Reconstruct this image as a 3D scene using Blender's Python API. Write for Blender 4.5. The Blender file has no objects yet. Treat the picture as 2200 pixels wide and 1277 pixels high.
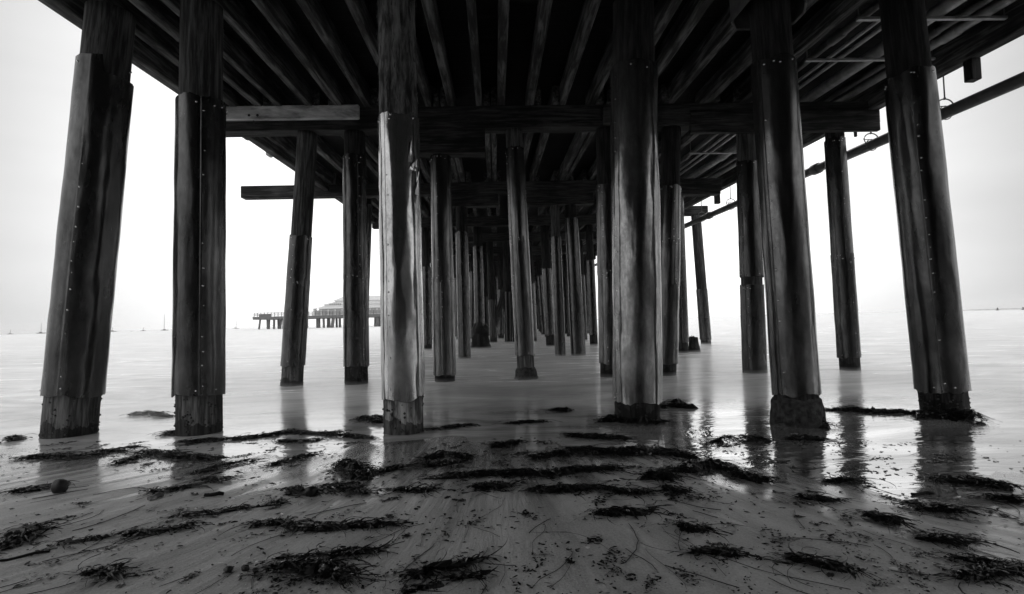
import bpy, bmesh, math, random
from mathutils import Vector, Matrix, noise as mnoise
SC = bpy.context.scene
COL = SC.collection

# ------------------------------------------------------------------ camera
FPX = 1150.0                       # focal length in pixels of the 2200 px wide photograph
CAM = Vector((0.0, 0.0, 1.0))      # still water is z = 0, the pier runs along +Y
yaw, pitch, roll = math.radians(1.69), math.radians(2.53), math.radians(1.40)
fwd = Vector((math.sin(yaw) * math.cos(pitch), math.cos(yaw) * math.cos(pitch), math.sin(pitch)))
r0 = fwd.cross(Vector((0, 0, 1))).normalized()
u0 = r0.cross(fwd).normalized()
RIGHT = r0 * math.cos(roll) - u0 * math.sin(roll)
UP = r0 * math.sin(roll) + u0 * math.cos(roll)
cam = bpy.data.cameras.new('camera'); cam_o = bpy.data.objects.new('camera', cam); COL.objects.link(cam_o)
cam.sensor_width = 36.0; cam.lens = 36.0 * FPX / 2200.0; cam.clip_start = 0.05; cam.clip_end = 9000
M3 = Matrix((RIGHT, UP, -fwd)).transposed()
cam_o.matrix_world = Matrix.Translation(CAM) @ M3.to_4x4()
SC.camera = cam_o

# ------------------------------------------------------------------ world, sun, exposure
SUN_EL, SUN_AZ = math.radians(32), math.radians(8)      # behind cloud, out to sea, a little right of the pier
w = bpy.data.worlds.new('World'); SC.world = w; w.use_nodes = True
nt = w.node_tree; nt.nodes.clear()
def wn(t, **k):
    n = nt.nodes.new(t)
    for a, b in k.items(): setattr(n, a, b)
    return n
sky = wn('ShaderNodeTexSky', sky_type='NISHITA', sun_disc=False)
sky.sun_elevation = SUN_EL; sky.sun_rotation = SUN_AZ
bw = wn('ShaderNodeRGBToBW'); nt.links.new(sky.outputs[0], bw.inputs[0])
tc = wn('ShaderNodeTexCoord')
def wmath(op, a, b=None, clamp=False):
    n = wn('ShaderNodeMath', operation=op, use_clamp=clamp)
    for i, v in enumerate((a, b)):
        if v is None: continue
        if isinstance(v, (int, float)): n.inputs[i].default_value = v
        else: nt.links.new(v, n.inputs[i])
    return n.outputs[0]
dotn = wn('ShaderNodeVectorMath', operation='DOT_PRODUCT')
nrm = wn('ShaderNodeVectorMath', operation='NORMALIZE'); nt.links.new(tc.outputs['Generated'], nrm.inputs[0])
nt.links.new(nrm.outputs[0], dotn.inputs[0]); dotn.inputs[1].default_value = Vector((0.02, 0.97, 0.22)).normalized()
glow = wn('ShaderNodeValToRGB'); cr = glow.color_ramp
cr.elements[0].position = 0.0; cr.elements[0].color = (.60, .60, .60, 1)
cr.elements[1].position = 1.0; cr.elements[1].color = (1.0, 1.0, 1.0, 1)
for p, v in ((.20, .90), (.50, .90), (.76, .50), (.84, .40), (.90, .70), (.95, .95)):
    e = cr.elements.new(p); e.color = (v, v, v, 1)
nt.links.new(wmath('ADD', wmath('MULTIPLY', dotn.outputs['Value'], .5), .5), glow.inputs[0])
mp = wn('ShaderNodeMapping'); mp.inputs['Scale'].default_value = (1.2, 1.2, 4.5); nt.links.new(nrm.outputs[0], mp.inputs[0])
nz = wn('ShaderNodeTexNoise'); nz.inputs['Scale'].default_value = 1.6; nz.inputs['Detail'].default_value = 3; nt.links.new(mp.outputs[0], nz.inputs[0])
cloud = wmath('ADD', wmath('MULTIPLY', nz.outputs[0], .46), .77)
over = wmath('MULTIPLY', wmath('MULTIPLY', glow.outputs[0], cloud), 13.6)
tot = wmath('ADD', wmath('MULTIPLY', wmath('MINIMUM', bw.outputs[0], 12.0), .06), over)
bg = wn('ShaderNodeBackground'); nt.links.new(tot, bg.inputs[0]); bg.inputs[1].default_value = 0.10
out = wn('ShaderNodeOutputWorld'); nt.links.new(bg.outputs[0], out.inputs[0])
sl = bpy.data.lights.new('sun', 'SUN'); sl.energy = 0.5; sl.angle = math.radians(18); sl.color = (1, 1, 1)
so = bpy.data.objects.new('sun', sl); COL.objects.link(so)
sd = Vector((math.sin(SUN_AZ) * math.cos(SUN_EL), math.cos(SUN_AZ) * math.cos(SUN_EL), math.sin(SUN_EL)))
so.rotation_euler = sd.to_track_quat('Z', 'Y').to_euler(); so.location = (0, 60, 60)
SC.view_settings.view_transform = 'Standard'; SC.view_settings.look = 'None'
SC.view_settings.exposure = 0.0; SC.view_settings.gamma = 1.0
SC.cycles.max_bounces = 7; SC.cycles.volume_bounces = 2; SC.cycles.use_denoising = True
SC.cycles.sample_clamp_indirect = 6.0

# ------------------------------------------------------------------ helpers
def ray(px, py):
    return (RIGHT * ((px - 1100) / FPX) + UP * ((638.5 - py) / FPX) + fwd)
def at(px, py, Y):                       # point of the plane y = Y seen at that pixel of the photograph
    d = ray(px, py); return CAM + d * ((Y - CAM.y) / d.y)
def onz(px, py, z=0.0):                  # point of the level plane z
    d = ray(px, py); return CAM + d * ((z - CAM.z) / d.z)

class MB:
    def __init__(s): s.v = []; s.f = []; s.m = []; s.sm = []
    def grid(s, rows, closed=True, mi=0, smooth=True, cap0=False, cap1=False):
        b = len(s.v); n = len(rows[0])
        for r in rows: s.v.extend(r)
        for i in range(len(rows) - 1):
            for j in range(n if closed else n - 1):
                k = (j + 1) % n
                s.f.append((b + i * n + j, b + i * n + k, b + (i + 1) * n + k, b + (i + 1) * n + j)); s.m.append(mi); s.sm.append(smooth)
        if cap0: s.f.append(tuple(b + j for j in reversed(range(n)))); s.m.append(mi); s.sm.append(False)
        if cap1: s.f.append(tuple(b + (len(rows) - 1) * n + j for j in range(n))); s.m.append(mi); s.sm.append(False)
    def box(s, lo, hi, mi=0, bev=0.0, rot=None, org=None):
        x0, y0, z0 = lo; x1, y1, z1 = hi; b = bev
        if b <= 0:
            pts = [(x0,y0,z0),(x1,y0,z0),(x1,y1,z0),(x0,y1,z0),(x0,y0,z1),(x1,y0,z1),(x1,y1,z1),(x0,y1,z1)]
            fs = [(0,3,2,1),(4,5,6,7),(0,1,5,4),(1,2,6,5),(2,3,7,6),(3,0,4,7)]
        else:                           # octagonal ring loft along z with chamfered ends
            def ring(z, i): 
                a0, a1, c0, c1 = x0 + i, x1 - i, y0 + i, y1 - i
                return [(a0 + b, c0, z), (a1 - b, c0, z), (a1, c0 + b, z), (a1, c1 - b, z), (a1 - b, c1, z), (a0 + b, c1, z), (a0, c1 - b, z), (a0, c0 + b, z)]
            pts = ring(z0, b) + ring(z0 + b, 0) + ring(z1 - b, 0) + ring(z1, b)
            fs = [tuple(reversed(range(8)))]
            for i in range(3):
                for j in range(8):
                    k = (j + 1) % 8; fs.append((i*8+j, i*8+k, i*8+8+k, i*8+8+j))
            fs.append(tuple(range(24, 32)))
        o = len(s.v)
        for p in pts:
            p = Vector(p)
            if rot is not None: p = rot @ (p - Vector(org or (0,0,0))) + Vector(org or (0,0,0))
            s.v.append(p)
        for f in fs: s.f.append(tuple(o + i for i in f)); s.m.append(mi); s.sm.append(False)
    def tube(s, pts, rad, n=10, mi=0, caps=True):
        pts = [Vector(p) for p in pts]; rows = []
        for i, p in enumerate(pts):
            d = (pts[min(i + 1, len(pts) - 1)] - pts[max(i - 1, 0)]).normalized()
            a = d.cross(Vector((0, 0, 1)) if abs(d.z) < .9 else Vector((1, 0, 0))).normalized(); c = a.cross(d)
            r = rad[i] if isinstance(rad, (list, tuple)) else rad
            rows.append([p + a * (r * math.cos(2*math.pi*j/n)) + c * (r * math.sin(2*math.pi*j/n)) for j in range(n)])
        s.grid(rows, True, mi, True, caps, caps)
    def dome(s, p, nrm_, r, h, mi=0, n=6):
        p = Vector(p); nrm_ = Vector(nrm_).normalized()
        a = nrm_.orthogonal().normalized(); c = nrm_.cross(a)
        rows = [[p + (a * math.cos(2*math.pi*j/n) + c * math.sin(2*math.pi*j/n)) * (r * q) + nrm_ * (h * e) for j in range(n)] for q, e in ((1, -.3), (.95, .3), (.6, .85), (.12, 1))]
        s.grid(rows, True, mi, True, False, True)
    def quad(s, a, b, c, d, mi=0, smooth=False):
        o = len(s.v); s.v += [Vector(a), Vector(b), Vector(c), Vector(d)]; s.f.append((o, o+1, o+2, o+3)); s.m.append(mi); s.sm.append(smooth)
    def build(s, name, mats, parent=None, loc=None):
        me = bpy.data.meshes.new(name); me.from_pydata([tuple(p) for p in s.v], [], s.f)
        mats = mats if isinstance(mats, (list, tuple)) else [mats]
        for m in mats: me.materials.append(m)
        me.polygons.foreach_set('material_index', s.m); me.polygons.foreach_set('use_smooth', s.sm); me.update()
        o = bpy.data.objects.new(name, me); COL.objects.link(o)
        if parent: o.parent = parent
        if loc is not None: o.location = loc
        return o
def tag(o, label, cat, group=None):
    o['label'] = label; o['category'] = cat; o['kind'] = 'thing'
    if group: o['group'] = group
    return o
def empty(name, loc=(0, 0, 0)):
    o = bpy.data.objects.new(name, None); COL.objects.link(o); o.location = loc; o.empty_display_size = .1; return o
def copy_tree(o, parent=None):
    c = o.copy(); COL.objects.link(c)
    if parent: c.parent = parent; c.matrix_parent_inverse = o.matrix_parent_inverse
    for ch in o.children: copy_tree(ch, c)
    return c
RISE = .0243                          # the deck climbs gently towards the sea
def sloped(mb):
    mb.v = [Vector((p[0], p[1], p[2] + RISE * p[1])) for p in mb.v]; return mb
def nv(x, y=0.0, z=0.0): return mnoise.noise(Vector((x, y, z)))

# ------------------------------------------------------------------ materials (the photograph is black and white)
class Mat:
    def __init__(s, name):
        s.mat = bpy.data.materials.new(name); s.mat.use_nodes = True; s.t = s.mat.node_tree; s.b = s.t.nodes['Principled BSDF']
    def n(s, t, **k):
        x = s.t.nodes.new(t)
        for a, b in k.items():
            if a in x.inputs.keys() if hasattr(x.inputs, 'keys') else False: x.inputs[a].default_value = b
            else: setattr(x, a, b)
        return x
    def l(s, a, b): s.t.links.new(a, b)
    def math(s, op, a, b=None, c=None, clamp=False):
        n = s.t.nodes.new('ShaderNodeMath'); n.operation = op; n.use_clamp = clamp
        for i, v in enumerate((a, b, c)):
            if v is None: continue
            if isinstance(v, (int, float)): n.inputs[i].default_value = v
            else: s.l(v, n.inputs[i])
        return n.outputs[0]
    def noise(s, scale, vec=(1, 1, 1), coord='Object', detail=4, rough=.55, dist=0.0):
        if coord == 'World': c = s.t.nodes.new('ShaderNodeNewGeometry').outputs['Position']
        else: c = s.t.nodes.new('ShaderNodeTexCoord').outputs[coord]
        m = s.t.nodes.new('ShaderNodeMapping'); m.inputs['Scale'].default_value = vec; s.l(c, m.inputs[0])
        x = s.t.nodes.new('ShaderNodeTexNoise'); x.inputs['Scale'].default_value = scale; x.inputs['Detail'].default_value = detail
        x.inputs['Roughness'].default_value = rough; x.inputs['Distortion'].default_value = dist; s.l(m.outputs[0], x.inputs[0])
        return x.outputs[0]
    def ramp(s, f, stops):
        r = s.t.nodes.new('ShaderNodeValToRGB'); e = r.color_ramp.elements
        e[0].position, e[1].position = stops[0][0], stops[-1][0]
        e[0].color = (stops[0][1],)*3 + (1,); e[1].color = (stops[-1][1],)*3 + (1,)
        for p, v in stops[1:-1]: x = e.new(p); x.color = (v, v, v, 1)
        s.l(f, r.inputs[0]); return r.outputs[0]
    def set(s, **k):
        for a, v in k.items():
            i = s.b.inputs[a.replace('_', ' ')]
            if isinstance(v, (int, float)): i.default_value = (v, v, v, 1) if i.type == 'RGBA' else v
            else: s.l(v, i)
        return s
    def bump(s, h, dist=.01, strength=1.0, prev=None):
        b = s.t.nodes.new('ShaderNodeBump'); b.inputs['Distance'].default_value = dist; b.inputs['Strength'].default_value = strength
        s.l(h, b.inputs['Height'])
        if prev: s.l(prev, b.inputs['Normal'])
        s.l(b.outputs[0], s.b.inputs['Normal']); return b.outputs[0]

def wood_mat(name, lo, hi, vec=(9, 9, .7), rough=.75, crack=True, wet=False):
    m = Mat(name)
    g = m.noise(3.0, vec, detail=6, rough=.65, dist=.4); big = m.noise(1.3, (1, 1, .5), detail=3)
    f = m.math('ADD', m.math('MULTIPLY', g, .7), m.math('MULTIPLY', big, .3))
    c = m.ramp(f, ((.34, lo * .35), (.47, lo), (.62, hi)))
    if wet:                                                # tide stain round the foot of the post
        sep = m.t.nodes.new('ShaderNodeSeparateXYZ'); m.l(m.t.nodes.new('ShaderNodeTexCoord').outputs['Object'], sep.inputs[0])
        k = m.math('GREATER_THAN', m.math('ADD', sep.outputs[2], m.math('MULTIPLY', m.math('SUBTRACT', m.noise(4.5, (1, 1, .5), detail=6, rough=.7), .5), .42)), .13)
        k = m.math('ADD', m.math('MULTIPLY', k, .72), .28)
        bl = m.math('LESS_THAN', m.math('ADD', sep.outputs[2], m.math('MULTIPLY', m.noise(3, (1, 1, .5), detail=5), .3)), .75)
        k = m.math('MULTIPLY', k, m.math('ADD', m.math('MULTIPLY', bl, 1.1), 1.0))
        mx = m.t.nodes.new('ShaderNodeMix'); mx.data_type = 'RGBA'; mx.blend_type = 'MULTIPLY'; mx.inputs[0].default_value = 1
        m.l(c, mx.inputs[6]); m.l(k, mx.inputs[7]); c = mx.outputs[2]
        m.set(Roughness=m.math('ADD', m.math('MULTIPLY', k, .45), .3))
    else: m.set(Roughness=rough)
    m.set(Base_Color=c, Specular_IOR_Level=.12)
    m.bump(m.noise(4.0, vec, detail=7, rough=.7), .02, .8)
    return m.mat
def sleeve_mat(name, lo, hi, rough=.34, metal=.9):
    m = Mat(name)
    n1 = m.noise(2.0, (1.5, 1.5, .35), detail=5, rough=.6); n2 = m.noise(26, (1, 1, .5), detail=4, rough=.7)
    n3 = m.noise(1.0, (16, 16, .5), detail=5, rough=.7); n4 = m.noise(5.5, (1, 1, .6), detail=6, rough=.75)
    f = m.math('ADD', m.math('ADD', m.math('MULTIPLY', n1, .38), m.math('MULTIPLY', n2, .2)), m.math('ADD', m.math('MULTIPLY', n3, .13), m.math('MULTIPLY', n4, .29)))
    m.set(Base_Color=m.ramp(f, ((.36, lo * .4), (.46, lo), (.54, (lo + hi) / 2), (.60, hi))), Metallic=metal)
    m.set(Roughness=m.math('ADD', m.math('MULTIPLY', m.noise(6, (1, 1, .3)), .30), rough - .14))
    b = m.bump(m.noise(3.2, (2.2, 2.2, .5), detail=3), .012, .35)
    m.bump(n2, .0007, .3, b)
    return m.mat
def plain(name, v, rough=.6, metal=0.0, bump=None, var=.35, scale=8, vec=(1, 1, 1), spec=None, coord='Object'):
    m = Mat(name); n = m.noise(scale, vec, coord, 5)
    m.set(Base_Color=m.ramp(n, ((.3, v * (1 - var)), (.7, v * (1 + var)))), Roughness=rough, Metallic=metal)
    if bump: m.bump(n, bump, .8)
    if spec is not None: m.set(Specular_IOR_Level=spec)
    return m.mat

POST = wood_mat('weathered_post_wood', .03, .11, wet=True)
BARK = wood_mat('shaggy_post_wood', .05, .24, (7, 7, 1.2), wet=True)
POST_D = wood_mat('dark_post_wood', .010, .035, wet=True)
TIMBER_X = wood_mat('cap_timber', .014, .055, (.6, 8, 8))
TIMBER_L = wood_mat('pale_board_timber', .34, .62, (.9, 6, 3))
TIMBER_Y = wood_mat('joist_timber', .025, .13, (6, .5, 6))
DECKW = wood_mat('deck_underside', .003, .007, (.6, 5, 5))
SL_D = sleeve_mat('tarred_sleeve', .05, .115, .24)
SL_M = sleeve_mat('weathered_sleeve', .08, .18, .21)
SL_L = sleeve_mat('bare_sheet_sleeve', .16, .36, .16)
SL_B = sleeve_mat("bright_sheet_sleeve", .36, .58, .12)
SL_X = sleeve_mat('deep_shade_sleeve', .025, .06, .20)  # darker sleeve copy for the deep rows, under-deck shade put in its colour
NAIL = plain('nail_head', .6, .2, .9, var=.1)
BOLT = plain('bolt_hole', .01, .8)
PIPE = plain('painted_pipe', .05, .5, .3, .003)
PIPE_L = plain('grey_conduit', .22, .45, .4, .002)
STEEL = plain('rusty_steel', .10, .55, .5, .003)
CONC = plain('barnacled_concrete', .05, .85, 0, .04, .7, 22, spec=.15)
MUSSEL = plain('mussel_crust', .014, .6, 0, .03, .6, 30, spec=.2)
BARN = plain('barnacle_shell', .06, .7, 0, None, .7, 40, spec=.2)
WEED = plain('wet_seaweed', .007, .42, 0, None, .5, 20, spec=.22)
WEED2 = plain('seaweed_blade', .016, .24, 0, None, .5, 20)
WEED3 = plain('pale_fleck', .22, .4, 0, None, .4, 20)  # foam, bubbles and glints among the weed, painted as pale bits
STONE = plain('wet_stone', .018, .4, 0, .02, .6, 18, spec=.3)
SHELL = plain('pale_shell', .6, .4, 0, None, .1)
DRIFT = wood_mat('driftwood', .12, .3, (6, 6, .8))

# wet sand
YC = lambda x: 4.35 - 1.05 * min(1, max(0, (x - .6) / 1.5)) + .35 * nv(x * .7, 3.1)
def sand_z(x, y):
    d = YC(x) - y
    if y > -12: z = .034 * d if d > 0 else .03 * d
    else: z = .034 * (YC(x) + 12)
    if d < -30: z = -.9

    if 4 < y < 6.2:
        for bx_, by_ in ((-4.25, 5.4), (-2.93, 5.3), (-.87, 5.05), (1.4, 5.3), (2.75, 4.85), (4.25, 5.1)): q = ((x - bx_) ** 2 + (y - by_) ** 2) / .1; z -= (  .022 * math.exp(-q) - .008 * math.exp(-(q ** .5 - 1.7) ** 2 * 3)) if q < 16 else 0
    near = max(0, 1 - abs(y - 3) / 14)
    z += near * (.018 * nv(x * .9, y * .8, 1.7) + .009 * nv(x * 2.3, y * 1.7, 5.2) + .004 * nv(x * 9, y * 3, 2.2))
    return z
def axis(fine, coarse):
    out, p = [], fine[0]
    while p < fine[1] - 1e-6: out.append(p); p += fine[2]
    out.append(fine[1]); lo = hi = fine[2]; a, b = fine[0], fine[1]
    L, R = [], []
    while a > coarse[0]: lo *= 1.22; a -= lo; L.append(a)
    while b < coarse[1]: hi *= 1.22; b += hi; R.append(b)
    return L[::-1] + out + R
sm = MB(); xs = axis((-6, 6, .05), (-1200, 1200)); ys = axis((1.2, 6.5, .04), (-200, 1500))
b0 = len(xs)
sm.v = [(x, y, sand_z(x, y)) for y in ys for x in xs]
sm.f = [(j*b0+i, j*b0+i+1, (j+1)*b0+i+1, (j+1)*b0+i) for j in range(len(ys)-1) for i in range(b0-1)]
sm.m = [0]*len(sm.f); sm.sm = [True]*len(sm.f)
m = Mat('wet_sand')
spx = m.t.nodes.new('ShaderNodeSeparateXYZ'); m.l(m.t.nodes.new('ShaderNodeNewGeometry').outputs['Position'], spx.inputs[0])
def rill(fx_, fy_, det, dist):                                   # backwash rills fanning out down the beach
    u = m.math('MULTIPLY', spx.outputs[0], m.math('ADD', m.math('MULTIPLY', spx.outputs[1], .30), .25))
    c = m.t.nodes.new('ShaderNodeCombineXYZ'); m.l(m.math('MULTIPLY', u, fx_), c.inputs[0]); m.l(m.math('MULTIPLY', spx.outputs[1], fy_), c.inputs[1])
    x = m.t.nodes.new('ShaderNodeTexNoise'); x.inputs['Scale'].default_value = 1; x.inputs['Detail'].default_value = det; x.inputs['Roughness'].default_value = .62; x.inputs['Distortion'].default_value = dist
    m.l(c.outputs[0], x.inputs[0]); return x.outputs[0]
fl = rill(4.5, .55, 6, .35); fl2 = rill(17, 1.3, 4, .3)
gr = m.noise(110, (1, 1, 1), 'World', 4, .8); md = m.noise(1.6, (1, 1, 1), 'World', 4)
tone = m.math('ADD', m.math('MULTIPLY', fl, .46), m.math('ADD', m.math('MULTIPLY', gr, .38), m.math('MULTIPLY', md, .16)))
sp = m.t.nodes.new('ShaderNodeSeparateXYZ'); m.l(m.t.nodes.new('ShaderNodeNewGeometry').outputs['Position'], sp.inputs[0])
wetz = m.math('ADD', m.math('MULTIPLY', sp.outputs[2], 7.5), m.math('MULTIPLY', m.math('SUBTRACT', fl, .5), .9))
m.set(Roughness=m.ramp(wetz, ((-.05, .10), (.12, .20), (.30, .42), (.55, .68))), IOR=1.6)
dry = m.ramp(wetz, ((.02, .42), (.36, 1.0)))
mx = m.t.nodes.new('ShaderNodeMix'); mx.data_type = 'RGBA'; mx.blend_type = 'MULTIPLY'; mx.inputs[0].default_value = 1
m.l(m.ramp(tone, ((.39, .25), (.5, .46), (.61, .64))), mx.inputs[6]); m.l(dry, mx.inputs[7]); m.set(Base_Color=mx.outputs[2])
m.set(Coat_Weight=m.ramp(wetz, ((.05, 1.0), (.32, .0))), Coat_Roughness=.13, Coat_IOR=2.1)
hgt = m.math('ADD', m.math('MULTIPLY', fl, .5), m.math('ADD', m.math('MULTIPLY', fl2, .22), m.math('MULTIPLY', gr, .08)))
m.bump(hgt, .085, .9)
sand = sm.build('beach_sand', m.mat); sand['kind'] = 'structure'

# unseen dark shore bank, added and shaped to block the low rear sky
hm = MB(); hx = axis((-40, 40, 1.5), (-1100, 1100)); hy = [-190, -120, -80, -60, -48] + [-45 + 1.0 * i for i in range(47)]; b0 = len(hx)
def bank_z(x, y):
    foot = -12 - max(0, -x - 8) * .8 + min(8, max(0, x - 8) * .35) + .8 * nv(x * .15, 4)
    t = foot - y
    return sand_z(x, y) - .25 + (min(t * .42, 8.5 + 1.5 * nv(x * .05, y * .05)) if t > 0 else t * .3) + (.25 * nv(x * .5, y * .5) if t > 1 else 0)
hm.v = [(x, y, bank_z(x, y)) for y in hy for x in hx]
hm.f = [(j*b0+i, j*b0+i+1, (j+1)*b0+i+1, (j+1)*b0+i) for j in range(len(hy)-1) for i in range(b0-1)]
hm.m = [0]*len(hm.f); hm.sm = [True]*len(hm.f)
sky_block_bank = hm.build('sky_block_bank', plain('dark_bank', .035, .95, 0, .2, .5, 2, coord='World')); sky_block_bank['kind'] = 'structure'

# sea: a smooth film at the edge, softened by the long exposure farther out
wm = MB(); wx = axis((-7, 7, .35), (-1500, 1500)); wy = axis((2.2, 14, .25), (2.0, 1700)); b0 = len(wx)
wm.v = [(x, y, .004 * nv(x * .5, y * .6, 9) * min(1, max(0, (y - 5) / 4)) * max(0, 1 - y / 60)) for y in wy for x in wx]
wm.f = [(j*b0+i, j*b0+i+1, (j+1)*b0+i+1, (j+1)*b0+i) for j in range(len(wy)-1) for i in range(b0-1)]
wm.m = [0]*len(wm.f); wm.sm = [True]*len(wm.f)
m = Mat('milky_sea')
sp = m.t.nodes.new('ShaderNodeSeparateXYZ'); m.l(m.t.nodes.new('ShaderNodeNewGeometry').outputs['Position'], sp.inputs[0])
far = m.t.nodes.new('ShaderNodeMapRange'); far.inputs[1].default_value = 4.4; far.inputs[2].default_value = 8.0; far.inputs[3].default_value = 0; far.inputs[4].default_value = 1
m.l(sp.outputs[1], far.inputs[0])
wash = m.noise(1.0, (.30, .75, 1), 'World', 5, .6, 2.2)
m.set(Roughness=m.math('ADD', m.math('MULTIPLY', far.outputs[0], .20), m.math('MULTIPLY', wash, .12)))
surf = m.t.nodes.new('ShaderNodeMapRange'); surf.inputs[1].default_value = 8; surf.inputs[2].default_value = 18; surf.inputs[3].default_value = 1; surf.inputs[4].default_value = .85
m.l(sp.outputs[1], surf.inputs[0])
foam = m.math('MULTIPLY', m.ramp(wash, ((.36, .36), (.64, .92))), surf.outputs[0])
clear = m.t.nodes.new('ShaderNodeMapRange'); clear.inputs[1].default_value = .2; clear.inputs[2].default_value = 1.6; clear.inputs[3].default_value = .30; clear.inputs[4].default_value = .80
m.l(sp.outputs[0], clear.inputs[0])
m.set(Base_Color=foam, IOR=1.75, Metallic=m.math('MULTIPLY', m.math('SUBTRACT', 1.0, far.outputs[0]), clear.outputs[0]))
nearw = m.t.nodes.new('ShaderNodeMapRange'); nearw.inputs[1].default_value = 6; nearw.inputs[2].default_value = 30; nearw.inputs[3].default_value = 1; nearw.inputs[4].default_value = 0
m.l(sp.outputs[1], nearw.inputs[0])
m.bump(m.math('MULTIPLY', m.noise(1.0, (1.6, 4.2, 1), 'World', 4, .55, 1.4), nearw.outputs[0]), .015, .5)
sea = wm.build('sea_water', m.mat); sea['kind'] = 'structure'

# ------------------------------------------------------------------ piles
D = 4.6                               # spacing of the pile rows
SOFF0 = 4.475                         # joist soffit = cap top, at y = 0
def soff(y): return SOFF0 + RISE * y
ROWS = [5.2, 2 * D, 14.72, 20.24, 24.8, 30.4] + [30.4 + 5.1 * i for i in range(1, 17)]
def post_rows(L0, L1, r0_, r1_, seed, n=28, k=14, rug0=.02):
    rows = []
    for i in range(k + 1):
        t = i / k; s = L0 + (L1 - L0) * t; r = r0_ + (r1_ - r0_) * t; rugged = rug0 * (1 + 2.2 * max(0, min(1, (.45 - s) / .3)))
        rows.append([(r * (1 + rugged * nv(math.cos(a) * 1.6 + seed, math.sin(a) * 1.6, s * .7) + rugged * .5 * nv(math.cos(a) * 5, math.sin(a) * 5 + seed, s * 1.3)) * math.cos(a),
                      r * (1 + rugged * nv(math.cos(a) * 1.6 + seed, math.sin(a) * 1.6, s * .7) + rugged * .5 * nv(math.cos(a) * 5, math.sin(a) * 5 + seed, s * 1.3)) * math.sin(a), s)
                     for a in [2 * math.pi * j / n for j in range(n)]])
    return rows
def make_sleeve(mb, s0, s1, r0_, r1_, seed, seam, n=72, step=.07, crease=.030, dents=.012, nails=True, toprow=True, stp=0.0):
    rng = random.Random(seed); L = s1 - s0; k = max(6, int(L / step))
    ph = [rng.uniform(0, 6.28) for _ in range(6)]; am = [rng.uniform(.3, 1) for _ in range(6)]
    def rad(a, s):
        t = (s - s0) / L
        r = r0_ + (r1_ - r0_) * t
        c = 0
        for q, kk in enumerate((2, 3, 4, 5, 7, 9)):
            c += am[q] * math.cos(kk * a + ph[q] + .5 * nv(s * .35, q * 3.3 + seed)) * (1.0 if kk < 6 else .45)
        c = c * crease * .45 + .010 * nv(s * 2.3, seed * 1.7) + .012 * max(0, nv(s * 1.1, seed * 2.9) - .2)
        c += dents * nv(math.cos(a) * 2.2 + seed, math.sin(a) * 2.2, s * 2.2) + dents * .5 * nv(math.cos(a) * 6, math.sin(a) * 6 + seed, s * 5)
        d = (a - seam + math.pi) % (2 * math.pi) - math.pi      # the lap of the sheet stands proud on one side of the seam
        c += .028 if 0 < d < .34 else (.028 * max(0, 1 - (d - .34) / .5) if d >= .34 else 0)
        c += -.05 * max(0, nv(math.cos(a) * 3.1 + seed * 2, math.sin(a) * 3.1, s * 2.7) - .38)
        c -= .016 * math.exp(-(d - .14) ** 2 / .006) * (.5 + .5 * math.cos(s * 2 * math.pi / .16))
        return r * (1 + c)
    rows = []
    edge = lambda a, q: .034 * nv(math.cos(a) * 1.5 + q, math.sin(a) * 1.5, seed) + .014 * nv(math.cos(a) * 7, math.sin(a) * 7, seed + q)
    A = [seam + 2 * math.pi * j / n for j in range(n)]
    A = sorted(A + [seam - .012, seam + .006])
    for i in range(k + 1):
        s = s0 + L * i / k
        row = []
        for a in A:
            e = edge(a, 0) * max(0, 1 - i / 3) + edge(a, 7) * max(0, 1 - (k - i) / 3)
            if stp and .5 < (a - seam) % 6.283 < 3.3: e -= stp * max(0, 1 - (k - i) / 6)
            r = rad(a, s); row.append((r * math.cos(a), r * math.sin(a), s + e))
        rows.append(row)
    mb.grid(rows, True, 0, True)
    ins = [[(p[0] * .975, p[1] * .975, p[2]) for p in row] for row in (rows[0], rows[1])]
    mb.grid([ins[1], ins[0], rows[0]], True, 0, False)
    ins = [[(p[0] * .95, p[1] * .95, p[2] - .004) for p in row] for row in (rows[-2], rows[-1])]
    mb.grid([rows[-1], ins[1]], True, 0, False)
    if nails:
        s = s0 + .09
        while s < s1 - .05:
            a = seam + .14 + rng.uniform(-.03, .03)
            r = rad(a, s); q = rng.random()
            if q > .15: mb.dome((r * math.cos(a), r * math.sin(a), s), (math.cos(a), math.sin(a), 0), (.0105 if n > 60 else .007) * rng.uniform(.55, 1.1), .008, 1 if q > .3 else 0)
            s += rng.uniform(.09, .24)
        for q in range(7 if toprow else 0):
            a = seam + rng.uniform(-1.6, 1.6); s = s1 - rng.uniform(.03, .08) if q < 5 else s0 + .05
            r = rad(a, s); mb.dome((r * math.cos(a), r * math.sin(a), s), (math.cos(a), math.sin(a), 0), .011, .010, 1)
PILES = 'piles of the pier'
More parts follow.
